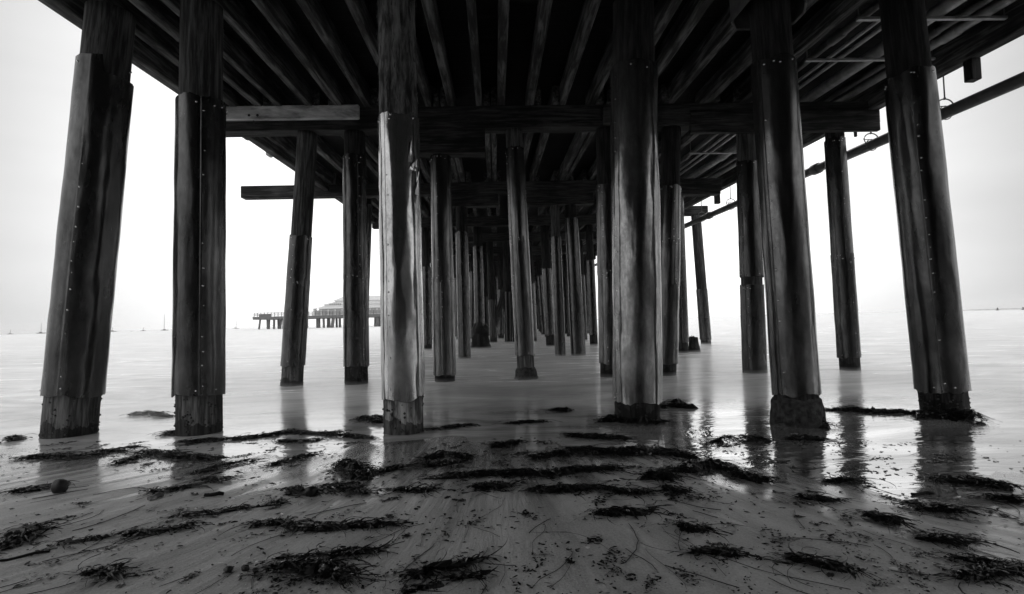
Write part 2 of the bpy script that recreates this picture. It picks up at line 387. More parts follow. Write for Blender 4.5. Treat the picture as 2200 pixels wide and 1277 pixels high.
def pile(label, Y, p0, p1, dia, secs, nail=0.0, mat=SL_M, post=POST, top=None, post_d=None, seed=0, group=PILES, hi=True, crease=.03, step=0.0):
    """p0 low and p1 high centre-line pixels, secs: (pixel row of the top, of the bottom, extra radius)"""
    a, b = at(p0[0], p0[1], Y), at(p1[0], p1[1], Y)
    ax = (b - a).normalized()
    top = top or soff(Y) - .385
    base = a + ax * ((0.0 - a.z) / ax.z)
    seam = math.atan2(-base.y, -base.x) + math.asin(nail) - .14
    root = empty('pile', base); tag(root, label, 'pile', group)
    root.rotation_euler = Vector((0, 0, 1)).rotation_difference(ax).to_euler()
    L = (top - 0.0) / ax.z
    def s_of(py):
        x = p0[0] + (p1[0] - p0[0]) * (py - p0[1]) / (p1[1] - p0[1])
        return (at(x, py, Y) - base).dot(ax)
    r = (post_d or dia * .93) / 2
    mb = MB(); n = 28 if hi else 14
    mb.grid(post_rows(-.7, L - .004, r * 1.02, r * .95, seed + 11, n, 60 if hi else 16), True, 0, True, False, True)
    mb.build('wood_post', post, root)
    for i, (yt, yb, dr) in enumerate(secs):
        mb = MB(); s1, s0 = s_of(yt), s_of(yb)
        make_sleeve(mb, s0, min(s1, L - .02), dia / 2 * 1.02 + dr, dia / 2 * .985 + dr, seed * 3 + i, seam + .25 * i, 72 if hi else 26, .07 if hi else .3, crease, .024, True, hi, step if i == 0 else 0)
        mb.build('metal_sleeve', [mat, NAIL], root)
    return root, s_of, L
A_ = math.radians
p1 = pile('leftmost front pile, leaning, dark metal wrap with a nail row near its left edge', 5.4, (150, 930), (241, 0), 0.472, [(140, 848, .008)], -.42, SL_D, POST, post_d=0.440, seed=1, crease=.024, step=.15)
p2 = pile('upright dark metal-wrapped front pile second from the left, bare timber top', 5.3, (427, 930), (434, 0), 0.429, [(222, 846, .006)],   .12, SL_D, POST, post_d=0.397, seed=2, crease=.022)
p3 = pile('front pile with bright torn metal wrap left of centre, shaggy weathered timber top', 5.05, (868, 930), (852, 0), 0.386, [(256, 852, .006)], -.55, SL_B, BARK, post_d=0.368, seed=3, crease=.028)
p4 = pile('thick smooth pale-sided front pile right of centre, ragged timber foot', 5.3, (1370, 905), (1360, 0), 0.467, [(150, 862, .006)], -.75, SL_L, POST_D, post_d=0.432, seed=4, crease=.016)
p5 = pile('front pile with crusty concrete foot and broad steel jacket at its head', 4.85, (1716, 930), (1651, 0), 0.385, [(140, 846, .006)], -.42, SL_M, POST_D, post_d=0.364, seed=5, crease=.026)
p6 = pile('rightmost front pile, leaning, dark wrap with a nail row down its middle', 5.1, (2031, 900), (1936, 0), 0.412, [(165, 838, .006)],   .10, SL_D, POST_D, post_d=0.383, seed=6, crease=.022)
D2 = 2 * D
q1 = pile('leaning second-row pile on the far left, bare cracked timber top half', D2, (627, 825), (661, 287), .372, [(508, 610, 0), (600, 786, .010)], -.6, SL_D, POST, seed=21)
q2 = pile('upright second-row pile between the bare-topped leaner and the torn bright pile', D2, (766, 822), (762, 290), .40, [(338, 600, 0), (592, 786, .008)],   .35, SL_D, POST_D, seed=22)
q3 = pile('second-row pile just right of the torn bright pile, knobbly nail seam, joint at mid height', D2, (956, 815), (946, 330), .365, [(335, 605, 0), (598, 806, .006)], -.35, SL_M, POST_D, top=3.88, seed=23)
q4 = pile('leaning second-row pile in the centre, bright split edge, lumpy crust at its foot', D2, (1131, 815), (1104, 280), .325, [(320, 520, 0), (510, 764, .006)], -0.90, SL_M, POST, seed=24)
q5 = pile('second-row pile mostly hidden behind the thick smooth front pile, dented wrap', D2, (1312, 808), (1302, 330), .37, [(400, 590, 0), (582, 780, .008)], -0.43, SL_M, POST_D, seed=25)
q6 = pile('second-row pile right beside the thick smooth front pile, bolted joints, bright right edge', D2, (1431, 797), (1441, 330), .37, [(402, 522, 0), (516, 612, .006), (606, 780, .010)], 0.43, SL_M, POST_D, seed=26)
q7 = pile('second-row pile half behind the steel-jacketed pile, gap between its wraps', D2, (1622, 797), (1603, 280), .375, [(350, 596, .004), (613, 830, .008)], -0.57, SL_D, POST, seed=27)
q8 = pile('rearmost right pile standing alone against the open sky, buckled joint at mid height', D2, (1826, 793), (1793, 290), .34, [(300, 556, 0), (548, 768, .008)], 0.43, SL_D, POST_D, seed=28)
D3 = ROWS[2]
pile('third-row pile left of centre, rough dark timber head over a straight wrap', D3, (998, 765), (991, 450), .345, [(500, 600, 0), (592, 775, .006)], -0.43, SL_D, POST_D, seed=31, hi=False)
pile('thin third-row pile right of centre, pale bare timber head', D3, (1204, 765), (1192, 450), .28, [(510, 640, 0), (632, 780, .006)], 0.71, SL_D, POST, seed=32, hi=False)
pile('dark third-row pile right of centre, flaring peeled sheet near its foot', D3, (1243, 768), (1226, 450), .37, [(470, 640, 0), (630, 775, .012)], 0.86, SL_D, POST_D, seed=33, hi=False)
pile('third-row pile seen right of the bolted-joint pile, plain dark wrap', D3, (1466, 757), (1455, 450), .36, [(400, 640, 0), (560, 735, .006)], 0.00, SL_D, POST_D, seed=34, hi=False)
pile('third-row pile hidden behind the second-row pile left of the torn bright pile', D3, (774, 771), (786, 450), .34, [(440, 740, 0)], 0.00, SL_D, POST_D, seed=35, hi=False)
pile('third-row pile hidden behind the torn bright pile', D3, (862, 770), (866, 450), .34, [(440, 740, 0)], 0.00, SL_D, POST_D, seed=36, hi=False)
D4 = ROWS[3]
pile('fourth-row pile squeezed between the torn bright pile and its right neighbour', D4, (919, 747), (914, 480), .34, [(575, 740, 0)], -0.43, SL_D, POST_D, seed=41, hi=False)
k1 = pile('fourth-row pile with a big dark mussel-covered clump round its foot', D4, (1032, 745), (1026, 500), .375, [(530, 700, 0)], -0.43, SL_D, POST_D, seed=42, hi=False)
pile('fourth-row pile just right of the centre leaner, weedy clump at the waterline', D4, (1183, 744), (1170, 500), .36, [(578, 720, 0)], 0.43, SL_D, POST_D, seed=43, hi=False)
pile('fourth-row pile with a bright right edge behind the dented second-row pile', D4, (1276, 744), (1266, 500), .32, [(560, 720, 0)], 0.43, SL_D, POST_D, seed=44, hi=False)
pile('leaning bare timber fourth-row pile on the right, pale ring above a dark lower wrap', 4.1 * D, (1517, 740), (1496, 475), .385, [(622, 730, .004)], 0.00, SL_D, POST, top=4.60, seed=45, hi=False)
# deep rows: piles that nothing tells apart
DEEP = 'crowded piles deep under the pier'
rng = random.Random(77)
protos = []
for i in range(6):
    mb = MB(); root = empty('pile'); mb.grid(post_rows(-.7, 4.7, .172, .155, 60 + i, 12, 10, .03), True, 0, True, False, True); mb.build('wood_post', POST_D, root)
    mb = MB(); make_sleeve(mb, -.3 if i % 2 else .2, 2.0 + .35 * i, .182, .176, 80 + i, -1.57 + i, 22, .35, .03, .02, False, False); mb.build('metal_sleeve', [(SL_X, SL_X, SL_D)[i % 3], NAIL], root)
    protos.append(root)
spec = [(5, 1061, 1053), (5, 1093, 1088), (5, 1146, 1137), (5, 1254, 1246), (5, 1110, 1106), (5, 955, 953), (5, 905, 905), (5, 1330, 1326), (5, 1402, 1398)]
used = 0
def deep(Y, xb, xt):
    global used
    i = used % 6; o = protos[i] if used < 6 else copy_tree(protos[i]); used += 1
    o.location = (xb, Y, 0); o.rotation_euler = (rng.uniform(-.01, .01), math.atan2(xt - xb, 4.3), 0); o.scale = (1, 1, (soff(Y) - .39) / 4.7)
    tag(o, 'slim dark pile standing in the crowded rows deep under the pier', 'pile', DEEP)
for b, xb, xt in spec:
    Y = ROWS[b - 1]; deep(Y, at(xb, 740, Y).x, at(xt, 560, Y).x)
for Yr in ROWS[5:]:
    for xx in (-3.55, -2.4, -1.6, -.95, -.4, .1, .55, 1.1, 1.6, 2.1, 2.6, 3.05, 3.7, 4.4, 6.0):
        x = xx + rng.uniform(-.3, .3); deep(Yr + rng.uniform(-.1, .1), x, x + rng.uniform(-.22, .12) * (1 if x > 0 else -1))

# extra parts of single piles
def crust(root, name, s0, s1, r0_, r1_, seed, mat, amp=.25, n=40, k=16):
    mb = MB(); rows = []
    for i in range(k + 1):
        t = i / k; s = s0 + (s1 - s0) * t; r = r0_ + (r1_ - r0_) * t
        r *= (1 - .5 * max(0, t - .85) / .15)
        rows.append([(r * (1 + amp * nv(math.cos(a) * 1.7 + seed, math.sin(a) * 1.7, s * 4) + amp * .5 * nv(math.cos(a) * 5 + seed, math.sin(a) * 5, s * 11)) * math.cos(a),
                      r * (1 + amp * nv(math.cos(a) * 1.7 + seed, math.sin(a) * 1.7, s * 4) + amp * .5 * nv(math.cos(a) * 5 + seed, math.sin(a) * 5, s * 11)) * math.sin(a), s) for a in [2*math.pi*j/n for j in range(n)]])
    mb.grid(rows, True, 0, True, False, True); return mb.build(name, mat, root)
crust(p5[0], 'concrete_foot', -.3, .31, .240, .196, 8, CONC, .20, 80, 44)
crust(q4[0], 'concrete_foot', -.3, .26, .24, .17, 9, CONC, .25)
crust(k1[0], 'mussel_clump', -.3, 1.05, .34, .24, 4, MUSSEL, .45)
mb = MB()                                   # ragged steel jacket round the head of the pile
s0 = p5[1](28); rows = []
prof = [(-.30, -.27), (.24, -.27), (.27, -.24), (.40, .02), (.40, .22), (.24, .30), (-.24, .30), (-.32, .22), (-.33, -.24)]
for s in (s0, s0 + .012, s0 + .9):
    rows.append([(x * .88, y * .88, s + (.09 * nv(x * 7, y * 7, 3) if s < s0 + .5 else 0)) for x, y in prof])
mb.grid(rows, True, 0, False)
mb.grid([[(x * .95, y * .95, z) for x, y, z in rows[1]], rows[0]], True, 0, False)
mb.build('steel_jacket', STEEL, p5[0])
mb = MB(); s0 = p3[1](365)                  # sheet torn open on the right of the bright pile
for dz, w_, h_, lift, da in ((.0, .05, .10, .045, 0), (-.16, .03, .22, .018, 12), (.12, .028, .2, .012, -10)):
    a = A_(-42 + da); r = .202
    c = Vector((r * math.cos(a), r * math.sin(a), s0 + dz)); t = Vector((-math.sin(a), math.cos(a), 0)); nn = Vector((math.cos(a), math.sin(a), 0))
    rows = []
    for i in range(7):
        v = i / 6
        rows.append([c + Vector((0, 0, v * h_ - h_ / 2)) + t * (u * w_ * (1 - .75 * v) + .012 * v) + nn * (.003 + lift * v * v * (1 - .5 * u * u)) for u in (-1, -.6, -.2, .2, .6, 1)])
    mb.grid(rows, False, 0, True)
mb.build('torn_flap', SL_B, p3[0])
# shaggy bark strips at the head of the bright pile
mb = MB(); rg = random.Random(5); L0 = p3[1](250)
for i in range(150):
    a = rg.uniform(-3.3, .2); s = L0 + rg.uniform(.03, 1.25); l = rg.uniform(.05, .2); r = .181
    c = Vector((math.cos(a), math.sin(a), 0)); t = Vector((-c.y, c.x, 0)); wd = rg.uniform(.004, .011)
    mb.grid([[c * (r - .004) + t * u * wd + Vector((0, 0, s)) for u in (-1, 1)], [c * (r + .004) + t * u * wd + Vector((0, 0, s - l * .5)) for u in (-1, 1)], [c * (r + rg.uniform(.006, .016)) + t * u * wd * .4 + Vector((0, 0, s - l)) for u in (-1, 1)]], False, 0, False)
mb.build('bark_strip', BARK, p3[0])
bg_ = random.Random(44)
def barnacles(p, r, n, zmax):                # grown onto the posts, part of their surface
    mb = MB()
    for _ in range(n):
        a = bg_.uniform(0, 6.283); z = zmax * bg_.random() ** 1.8
        if nv(math.cos(a) * 2 + p[0].location.x, math.sin(a) * 2, z * 4) < -.15: continue
        q = bg_.uniform(.004, .013); mb.dome((r * math.cos(a), r * math.sin(a), z), (math.cos(a), math.sin(a), .1), q, q * 1.1, 0, 6)
    post = [c for c in p[0].children if c.name.startswith('wood_post')][0]; me = post.data; me.materials.append(BARN)
    bm = bmesh.new(); bm.from_mesh(me); vs = [bm.verts.new(tuple(v)) for v in mb.v]
    for f in mb.f: bm.faces.new([vs[i] for i in f]).material_index = 1
    bm.to_mesh(me); bm.free()
for p, r, n, z in ((p1, .218, 260, .40), (p2, .197, 260, .36), (p3, .182, 260, .34), (p4, .214, 300, .34), (p6, .19, 260, .30), (q1, .176, 160, .3), (q2, .188, 160, .3)): barnacles(p, r, n, z)
# broken stump in the water by the timber pile
mb = MB(); c = at(1492, 756, 3.25 * D); rows = []
for i, (z, r) in enumerate(((-.5, .17), (0, .16), (.18, .14), (.3, .12))):
    rows.append([(r * math.cos(a) * 1.1, r * .8 * math.sin(a), z + (.0 if i < 2 else .22 * (i - 1) * nv(math.cos(a) * 2.3, math.sin(a) * 2.3, 4.4)) ) for a in [2*math.pi*j/14 for j in range(14)]])
mb.grid(rows, True, 0, False, False, True)
mb.box((-.34, -.08, -.4), (-.10, .08, .10), 0, .03)
tag(mb.build('broken_stump', POST_D, None, (c.x, c.y, 0)), 'broken jagged timber stump in the water beside the bare leaning pile', 'stump')

# ------------------------------------------------------------------ cap beams
def cap(label, Y, x0, x1, h=.385, dpt=.32, low=()):
    z1 = soff(Y); z0 = z1 - h
    root = empty('cap_beam', ((x0 + x1) / 2, Y, z0)); tag(root, label, 'beam', 'cap beams across the pile rows')
    mb = MB(); mb.box((x0 - (x0+x1)/2, -dpt/2, .003), (x1 - (x0+x1)/2, dpt/2, z1 - z0 - .003), 0, .012)
    mb.build('cap_timber', TIMBER_X, root)
    for (a, b, c, d, nm, mt, dy) in low:
        mb = MB(); mb.box((a - (x0+x1)/2, -dpt/2 - dy, c - z0), (b - (x0+x1)/2, dpt/2 + (0 if dy > .05 else -.03), d - z0) if dy <= .05 else (b - (x0+x1)/2, -dpt/2 - .003, d - z0), 0, .01)
        mb.build(nm, mt, root)
    return root
cap('cap beam over the front row of piles, above the camera', 5.2, -4.5, 6.5, .26)
c2 = cap('cap beam on the second row, with a pale bolted board at its left', D2, -4.80, 6.80, .385, .32,
    [(-4.72, -2.25, 4.478, 4.712, 'splice_board', TIMBER_L, .09), (1.9, 3.40, 4.33, 4.62, 'splice_board', TIMBER_X, .09),
     (-1.45, -.13, 3.885, 4.305, 'corbel', TIMBER_X, .02), (3.4, 6.72, 4.14, 4.50, 'splice_board', TIMBER_X, .10)])
mb = MB()
for px, py in ((535, 248), (553, 248), (545, 262)):
    p = at(px, py, D2 - .252); q = p - Vector(((-4.80 + 6.80) / 2, D2, soff(D2) - .385))
    mb.tube([q + Vector((0, -.004, 0)), q + Vector((0, .01, 0))], .022, 10)
mb.build('bolt_hole_disc', BOLT, c2)  # dark discs painted in for the shaded bolt holes
cap('cap beam on the third row whose left end juts out past the deck edge', D3, -6.86, 6.35, .33, .30, [(-1.15, .12, 4.16, 4.495, 'corbel', TIMBER_X, .02), (.80, 2.75, 4.16, 4.495, 'corbel', TIMBER_X, .02), (4.1, 6.3, 4.38, 4.495, 'corbel', TIMBER_X, .02)])
cap('cap beam on the fourth row behind the centre leaner', D4, -4.6, 6.3, .37, .30)
cap('stubby cap beam stacked on a block at the right, past the deck edge', 4.1 * D, 4.4, 7.62, .33, .30, [(4.5, 7.35, 4.605, 4.60, 'corbel', TIMBER_X, .02)][:0] + [(5.2, 7.38, 4.36 + .245, 4.592 + .005, 'corbel', TIMBER_X, .02)][:0])
for y in ROWS[4:]:
    cap('dark cap beam over the crowded pile rows deep under the pier', y, -4.7, 6.7)
# diagonal brace deep under the pier
a, b = at(1066, 690, 5.4 * D), at(1090, 602, 5.4 * D)
mb = MB(); dv = (b - a); L = dv.length; 
mb.box((-.13, -.06, 0), (.13, .06, L + 1.0), 0, .01)
o = mb.build('brace', POST, None, a - dv.normalized() * .4); o.rotation_euler = Vector((0, 0, 1)).rotation_difference(dv.normalized()).to_euler()
tag(o, 'diagonal timber brace leaning between crowded piles left of the centre leaner', 'brace')

# ------------------------------------------------------------------ deck, joists, edge beams
XL, XR = -4.60, 6.68
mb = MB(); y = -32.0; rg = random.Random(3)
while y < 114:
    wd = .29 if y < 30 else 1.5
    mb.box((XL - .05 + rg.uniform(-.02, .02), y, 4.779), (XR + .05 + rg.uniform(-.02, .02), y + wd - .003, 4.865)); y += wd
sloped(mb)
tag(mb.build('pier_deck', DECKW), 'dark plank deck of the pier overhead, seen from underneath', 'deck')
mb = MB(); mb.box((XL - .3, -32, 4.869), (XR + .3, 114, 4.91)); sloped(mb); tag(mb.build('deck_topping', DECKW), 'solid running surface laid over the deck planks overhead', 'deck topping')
JX = [-4.33, -3.92, -3.58, -3.08, -2.59, -2.11, -1.57, -1.08, -.70, -.22, .16, .66, 1.22, 1.74, 2.15, 2.52, 3.1, 3.75, 4.35]
ORD = 'first second third fourth fifth sixth seventh eighth ninth tenth eleventh twelfth thirteenth fourteenth fifteenth sixteenth seventeenth eighteenth nineteenth'.split()
def joist(x0, x1, y0, y1, wd, label, seed):
    mb = MB(); k = max(2, int((y1 - y0) / .5)); rows = []
    for i in range(k + 1):
        t = i / k; x = x0 + (x1 - x0) * t + .008 * nv(t * 9, seed); h = .012 * nv(t * 7, seed + 5.1); w_ = wd / 2 * (1 + .08 * nv(t * 11, seed + 2))
        yy = y0 + (y1 - y0) * t
        s0 = SOFF0 + max(0, h)
        rows.append([(x - w_, yy, 4.775), (x - w_, yy, s0 + .012), (x - w_ + .01, yy, s0 + .003), (x + w_ - .01, yy, s0 + .003), (x + w_, yy, s0 + .012), (x + w_, yy, 4.775)])
    mb.grid(rows, True, 0, False, True, True); sloped(mb)
    return tag(mb.build('joist', TIMBER_Y), label, 'joist', 'joists under the deck')
rg = random.Random(12)
for i, x in enumerate(JX):
    sl_ = rg.uniform(-.06, .06)
    joist(x - sl_, x, -15.5, D2 + .25, rg.uniform(.095, .13), f'{ORD[i]} deck joist from the left above the front row of piles', i)
    x2 = x + (.13 if i % 2 else -.12)
    joist(x2, x2 + rg.uniform(-.1, .1), D2 - .25, D3 + .2, rg.uniform(.09, .12), f'{ORD[i]} deck joist from the left between the second and third pile rows', i + 40)
    joist(x, x + rg.uniform(-.06, .06), D3 - .2, D4 + .2, rg.uniform(.09, .12), f'{ORD[i]} deck joist from the left between the third and fourth pile rows', i + 80)
    joist(x2, x2, D4 - .2, 51, .11, f'{ORD[i]} long deck joist from the left beyond the fourth pile row', i + 120)
    joist(x, x, 50.8, 114, .11, f'{ORD[i]} farthest deck joist from the left, out over the deep rows', i + 160)
def edge(x, label, seed, s):
    mb = MB()
    mb.box((x - .09, -15.8, 4.30), (x + .09, D2 + 1.0, 4.773), 0, .015); mb.box((x - .085 + s * .02, D2 + 1.003, 4.31), (x + .085 + s * .02, 114, 4.773), 0, .015); sloped(mb)
    tag(mb.build('edge_beam', TIMBER_Y), label, 'beam')
edge(XL, 'heavy dark edge beam along the left side of the deck', 1, 1)
edge(XR, 'heavy dark edge beam along the right side of the deck', 2, -1)
# short blocks hanging below the right edge
for i, (px, Yh, h, lb) in enumerate(((2157, 7.1, .30, 'short timber block hanging under the right deck edge near the frame edge'), (1562, 15.7, .33, 'small timber block hanging under the right deck edge above the pipe'), (1871, 9.75, .16, 'tiny stub hanging under the right end of the second-row cap'))):
    x = at(px, 150, Yh).x; mb = MB(); wd = .07 if i < 2 else .022
    top = 4.297 + RISE * (Yh - .1) if i < 2 else soff(D2) - .39
    mb.box((-wd, -wd, -h), (wd, wd, 0), 0, .008); tag(mb.build('hanging_block', POST_D, None, (XR if i < 2 else 6.52, Yh if i < 2 else D2 + .1, top)), lb, 'block')
o = MB(); o.box((-.035, -.1, -.16), (.035, .1, 0), 0, .008); tag(o.build('hanging_block', TIMBER_L, None, (XL - .10 + .02, D2 + 2.0, 4.72)), 'small pale block on the left deck edge behind the pale board', 'block')

# ------------------------------------------------------------------ pipes on the right
PX, PZ = 6.95, 3.83
mb = MB(); mb.tube([(PX, y, PZ) for y in (3, 10, 20, 60, 110)], .088, 20); sloped(mb)
pp = mb.build('pipe', PIPE); tag(pp, 'long dark pipe slung below the right deck edge on rod hangers', 'pipe')
for y in (11.2, 17.0, 23):
    mb = MB(); mb.tube([(PX, y - .12, PZ), (PX, y - .10, PZ), (PX, y + .10, PZ), (PX, y + .12, PZ)], [.095, .112, .112, .095], 20); sloped(mb); mb.build('pipe_coupling', PIPE, pp)
hl = ['rod hanger with ring clamp on the pipe right of the rightmost front pile', 'rod hanger with ring clamp on the pipe just left of the rightmost front pile', 'rod hanger on the pipe left of the half-hidden pile, nearer of two', 'rod hanger on the pipe by the stacked cap end, farther of two', 'rod hanger on the far end of the pipe beyond the bare leaning pile']
for y, lb in zip((7.88, 9.5, 15.4, 17.6, 24.0), hl):
    root = empty('pipe_hanger', (PX, y, PZ + RISE * y)); tag(root, lb, 'hanger', 'rod hangers of the pipe')
    mb = MB(); mb.tube([(0, 0, .24), (0, 0, .62)], .010, 8); mb.tube([(0, 0, .615), (-.2, 0, .62)], .010, 8); mb.build('rod', STEEL, root)
    mb = MB(); pts = []
    for k in range(13):
        a = math.pi * k / 12; pts.append((.135 * math.cos(a), 0, .115 * math.sin(a) + .10))
    mb.tube(pts, .010, 8); mb.tube([(-.135, 0, .10), (.135, 0, .10)], .007, 6)
    ring = [(.104 * math.cos(t), 0, .104 * math.sin(t)) for t in [2*math.pi*k/20 for k in range(21)]]
    mb.tube(ring, .008, 6); mb.tube([(-.135, 0, .10), (-.1, 0, .02)], .008, 6); mb.tube([(.135, 0, .10), (.1, 0, .02)], .008, 6)
    mb.dome((0, 0, .215), (0, 0, 1), .022, .03); mb.build('clamp', STEEL, root)
ul = ['thin conduit, leftmost of the lines under the right of the deck', 'thin conduit second from the left under the right of the deck', 'grey conduit third from the left under the right of the deck', 'fat pale pipe slung under the right of the deck', 'dark pipe left of the fat edge pipe under the right of the deck', 'pale-edged pipe nearest the right edge beam under the deck']
for (x, z, r, mt), lb in zip(((4.72, 4.58, .05, PIPE), (4.98, 4.57, .025, PIPE_L), (5.15, 4.57, .03, PIPE_L), (5.62, 4.59, .085, PIPE_L), (6.02, 4.60, .05, PIPE), (6.30, 4.61, .07, PIPE_L)), ul):
    mb = MB(); mb.tube([(x, -15, z), (x, 6.2, z), (x, 12, z), (x, 30, z), (x, 80, z)], r, 12); sloped(mb)
    o = mb.build('pipe', mt); tag(o, lb, 'pipe', 'service pipes under the deck')
    mb = MB()
    if r > .04:
        for y in (7.0, 12.8):
            mb = MB(); mb.tube([(x, y - .15, z), (x, y - .13, z), (x, y + .13, z), (x, y + .15, z)], [r, r + .014, r + .014, r], 12); sloped(mb); mb.build('pipe_coupling', mt, o)
for y, lb in ((6.35, 'steel cross bar carrying the service pipes at the top right corner'), (7.45, 'steel cross bar carrying the service pipes left of the rightmost front pile'), (12.1, 'steel cross bar carrying the service pipes behind the half-hidden pile'), (16.0, 'farthest steel cross bar under the service pipes')):
    root = empty('pipe_bracket', (5.5, y, 4.46 + RISE * y)); tag(root, lb, 'bracket', 'cross bars under the service pipes')
    mb = MB(); mb.box((-.95, -.025, -.002), (.95, .025, .03)); mb.build('cross_bar', PIPE_L, root)
    for x in (-.93, .93):
        mb = MB(); mb.tube([(x, 0, .03), (x, 0, .30)], .008, 6); mb.build('rod', STEEL, root)

# ------------------------------------------------------------------ far pier with building, boats, breakwater
FARW = plain('far_pier_timber', .10, .8, 0, None, .2, 2); FARWALL = plain('painted_siding', .80, .7, 0, None, .05, 1); FARROOF = plain('shingle_roof', .62, .8, 0, None, .1, 1)
FARGLASS = plain('far_window', .12, .2); FARTRIM = plain('white_trim', .75, .6, 0, None, .04)
FY = 200.0
def fx(px): return at(px, 690, FY).x
def fz(px, py): return at(px, py, FY).z
k = FY / 1150
root = empty('far_pier', (fx(545), FY, 0)); tag(root, 'far pier on slim dark piles across the water on the left', 'pier')
ox = fx(545); dz = fz(560, 683)
mb = MB(); mb.box((-.4, 0, dz - .7), (fx(900) - ox, 22, dz + .35)); mb.build('deck', FARW, root)
mb = MB(); x = 0.0
while x < fx(880) - ox: mb.box((x, .05, dz + .35), (x + .2, .17, dz + 1.85)); x += 1.25
for z in (.75, 1.2, 1.68): mb.box((0, .18, dz + z), (fx(880) - ox, .24, dz + z + .16))
mb.box((1.8, .25, dz + .3), (6.2, .4, dz + 1.2))
mb.build('railing', FARW, root)
rg = random.Random(8)
for i, px in enumerate((553, 563, 570, 577, 586, 588, 597, 601, 607, 612, 622, 640, 655, 672, 680, 687, 694, 696, 704, 708, 711, 723, 726, 733, 746, 752, 760, 772, 786, 800, 802, 806, 810, 814, 830, 850, 870)):
    r = (.36, .44, .62)[i % 3]; y = (1.0, 5, 2.5, 9)[i % 4]; x = fx(px) - ox; l = rg.uniform(-.5, .5) if i % 5 else 1.6
    mb = MB(); mb.tube([(x, y, -1), (x + l * .4, y, dz - .3)], r, 8); mb.build('pile', FARW, root)
bx = lambda px, py: (fx(px) - fx(665), fz(px, py))
broot = empty('waterfront_building', (fx(665), FY + 3, dz + .25)); tag(broot, 'pale stepped-roof building standing on the far pier', 'building')
zb = dz + .25
def bz(px, py): return fz(px, py) - zb
def gable(x0, x1, ze, zr, y0, y1, name='roof', mat=FARROOF, hip=.25):
    mb = MB(); e = .7; xm0, xm1 = x0 + (x1 - x0) * hip, x1
    pts = [(x0 - e, y0 - e, ze), (x1 + e, y0 - e, ze), (x1 + e, y1 + e, ze), (x0 - e, y1 + e, ze), (xm0, (y0 + y1) / 2, zr), (xm1, (y0 + y1) / 2, zr)]
    o = len(mb.v); mb.v += [Vector(p) for p in pts]
    for f in ((0, 1, 5, 4), (2, 3, 4, 5), (3, 0, 4), (1, 2, 5), (3, 2, 1, 0)): mb.f.append(f); mb.m.append(0); mb.sm.append(False)
    return mb.build(name, mat, broot)
W = fx(880) - fx(665); lv = [(667, 880, 664, 682, 654, .10), (686, 880, 654, 682, 647, .06), (704, 880, 645, 682, 634, .08)]
mb = MB()
for i, (a, b, e, _, r_, hp) in enumerate(lv):
    mb.box((fx(a) - fx(665), i * 3.0, -.0), (fx(b) - fx(665), 16 - i, bz(a, e) + (.0)))
mb.build('wall', FARWALL, broot)
for i, (a, b, e, _, r_, hp) in enumerate(lv): gable(fx(a) - fx(665), fx(b) - fx(665), bz(a, e) + .02, bz(a, r_), i * 3.0, 16 - i, hip=hp)
for i in range(12):
    mb = MB(); x = 1.0 + i * 2.6; mb.box((x, -.06, .3), (x + 2.1, .1, 2.4)); w_ = mb.build('window', FARGLASS if i > 20 else plain('pane_%d' % i, .42, .3), broot)
    mb = MB(); mb.box((x - .15, -.09, 2.4), (x + 2.25, -.065, 2.55)); mb.build('frame', FARTRIM, w_)
for i in range(6):
    mb = MB(); x = fx(697 + i * 4.6) - fx(665); z = bz(700, 655.3); mb.box((x, 2.92, z + .1), (x + .55, 3.1, z + .62)); mb.build('window', FARGLASS, broot)
lm = Mat('lamp_glow'); lm.set(Base_Color=.9, Emission_Color=1.0, Emission_Strength=1.5)
mb = MB(); mb.dome((fx(678) - fx(665), -.5, bz(678, 665)), (0, -1, 0), .32, .3); mb.build('lamp', lm.mat, broot)
HULL = plain('boat_hull', .025, .5); HULLW = plain('pale_boat_hull', .22, .5, 0, None, .1); SPAR = plain('spar', .28, .4)
def boat(px, py, ln, mast, lb, dark, mx=0.0):
    Yb = 420.0; p = at(px, py, Yb); L = ln * 1.35 * Yb / 1150
    root = empty('sailboat', (p.x, Yb, 0)); tag(root, lb, 'boat', 'moored boats on the horizon')
    mb = MB(); rows = []
    for i in range(9):
        t = i / 8 * 2 - 1; wd = (1 - t * t * .85) ** .5 * L * .17; sh = .35 + .3 * t * t
        rows.append([(t * L / 2, -wd * .6, -.3), (t * L / 2 * 1.04, -wd, sh * L * .14), (t * L / 2 * 1.04, wd, sh * L * .14), (t * L / 2, wd * .6, -.3)])
    mb.grid(rows, True, 0, False, True, True); mb.build('hull', HULL if dark else HULLW, root)
    mb = MB(); mb.box((-L * .2, -L * .08, L * .055), (L * .14, L * .08, L * .17), 0, L * .015); mb.build('cabin', HULL if dark else HULLW, root)
    if mast:
        h = mast * Yb / 1150; mb = MB(); mb.tube([(mx * L, 0, L * .05), (mx * L + h * .03, 0, h)], [.2, .12], 6); mb.build('mast', SPAR, root)
        mb = MB(); mb.tube([(mx * L, 0, L * .22), (mx * L - L * .38, 0, L * .2)], .08, 6); mb.build('boom', SPAR, root)
boat(22, 712, 9, 10, 'faint pale sailboat on the horizon at the far left edge', False)
boat(88, 714, 12, 22, 'dark low-hulled sailboat just left of the leftmost pile', True)
boat(241, 709, 13, 10, 'pale moored boat just right of the leftmost pile', False)
boat(308, 707, 7, 8, 'small dark boat midway between the two left piles', True)
boat(354, 707, 11, 34, 'tall-masted dark sailboat just left of the second pile', True, -.1)
boat(283, 709, 4, 0, 'tiny pale boat left of the small dark one', False)
boat(507, 703, 9, 18, 'pale sailboat between the second pile and the far pier', False)
BW_ = plain('breakwater_rock', .32, .9, 0, None, .3, .2)
a = at(2068, 665, 700); b = at(2230, 661, 700); mb = MB(); rows = []
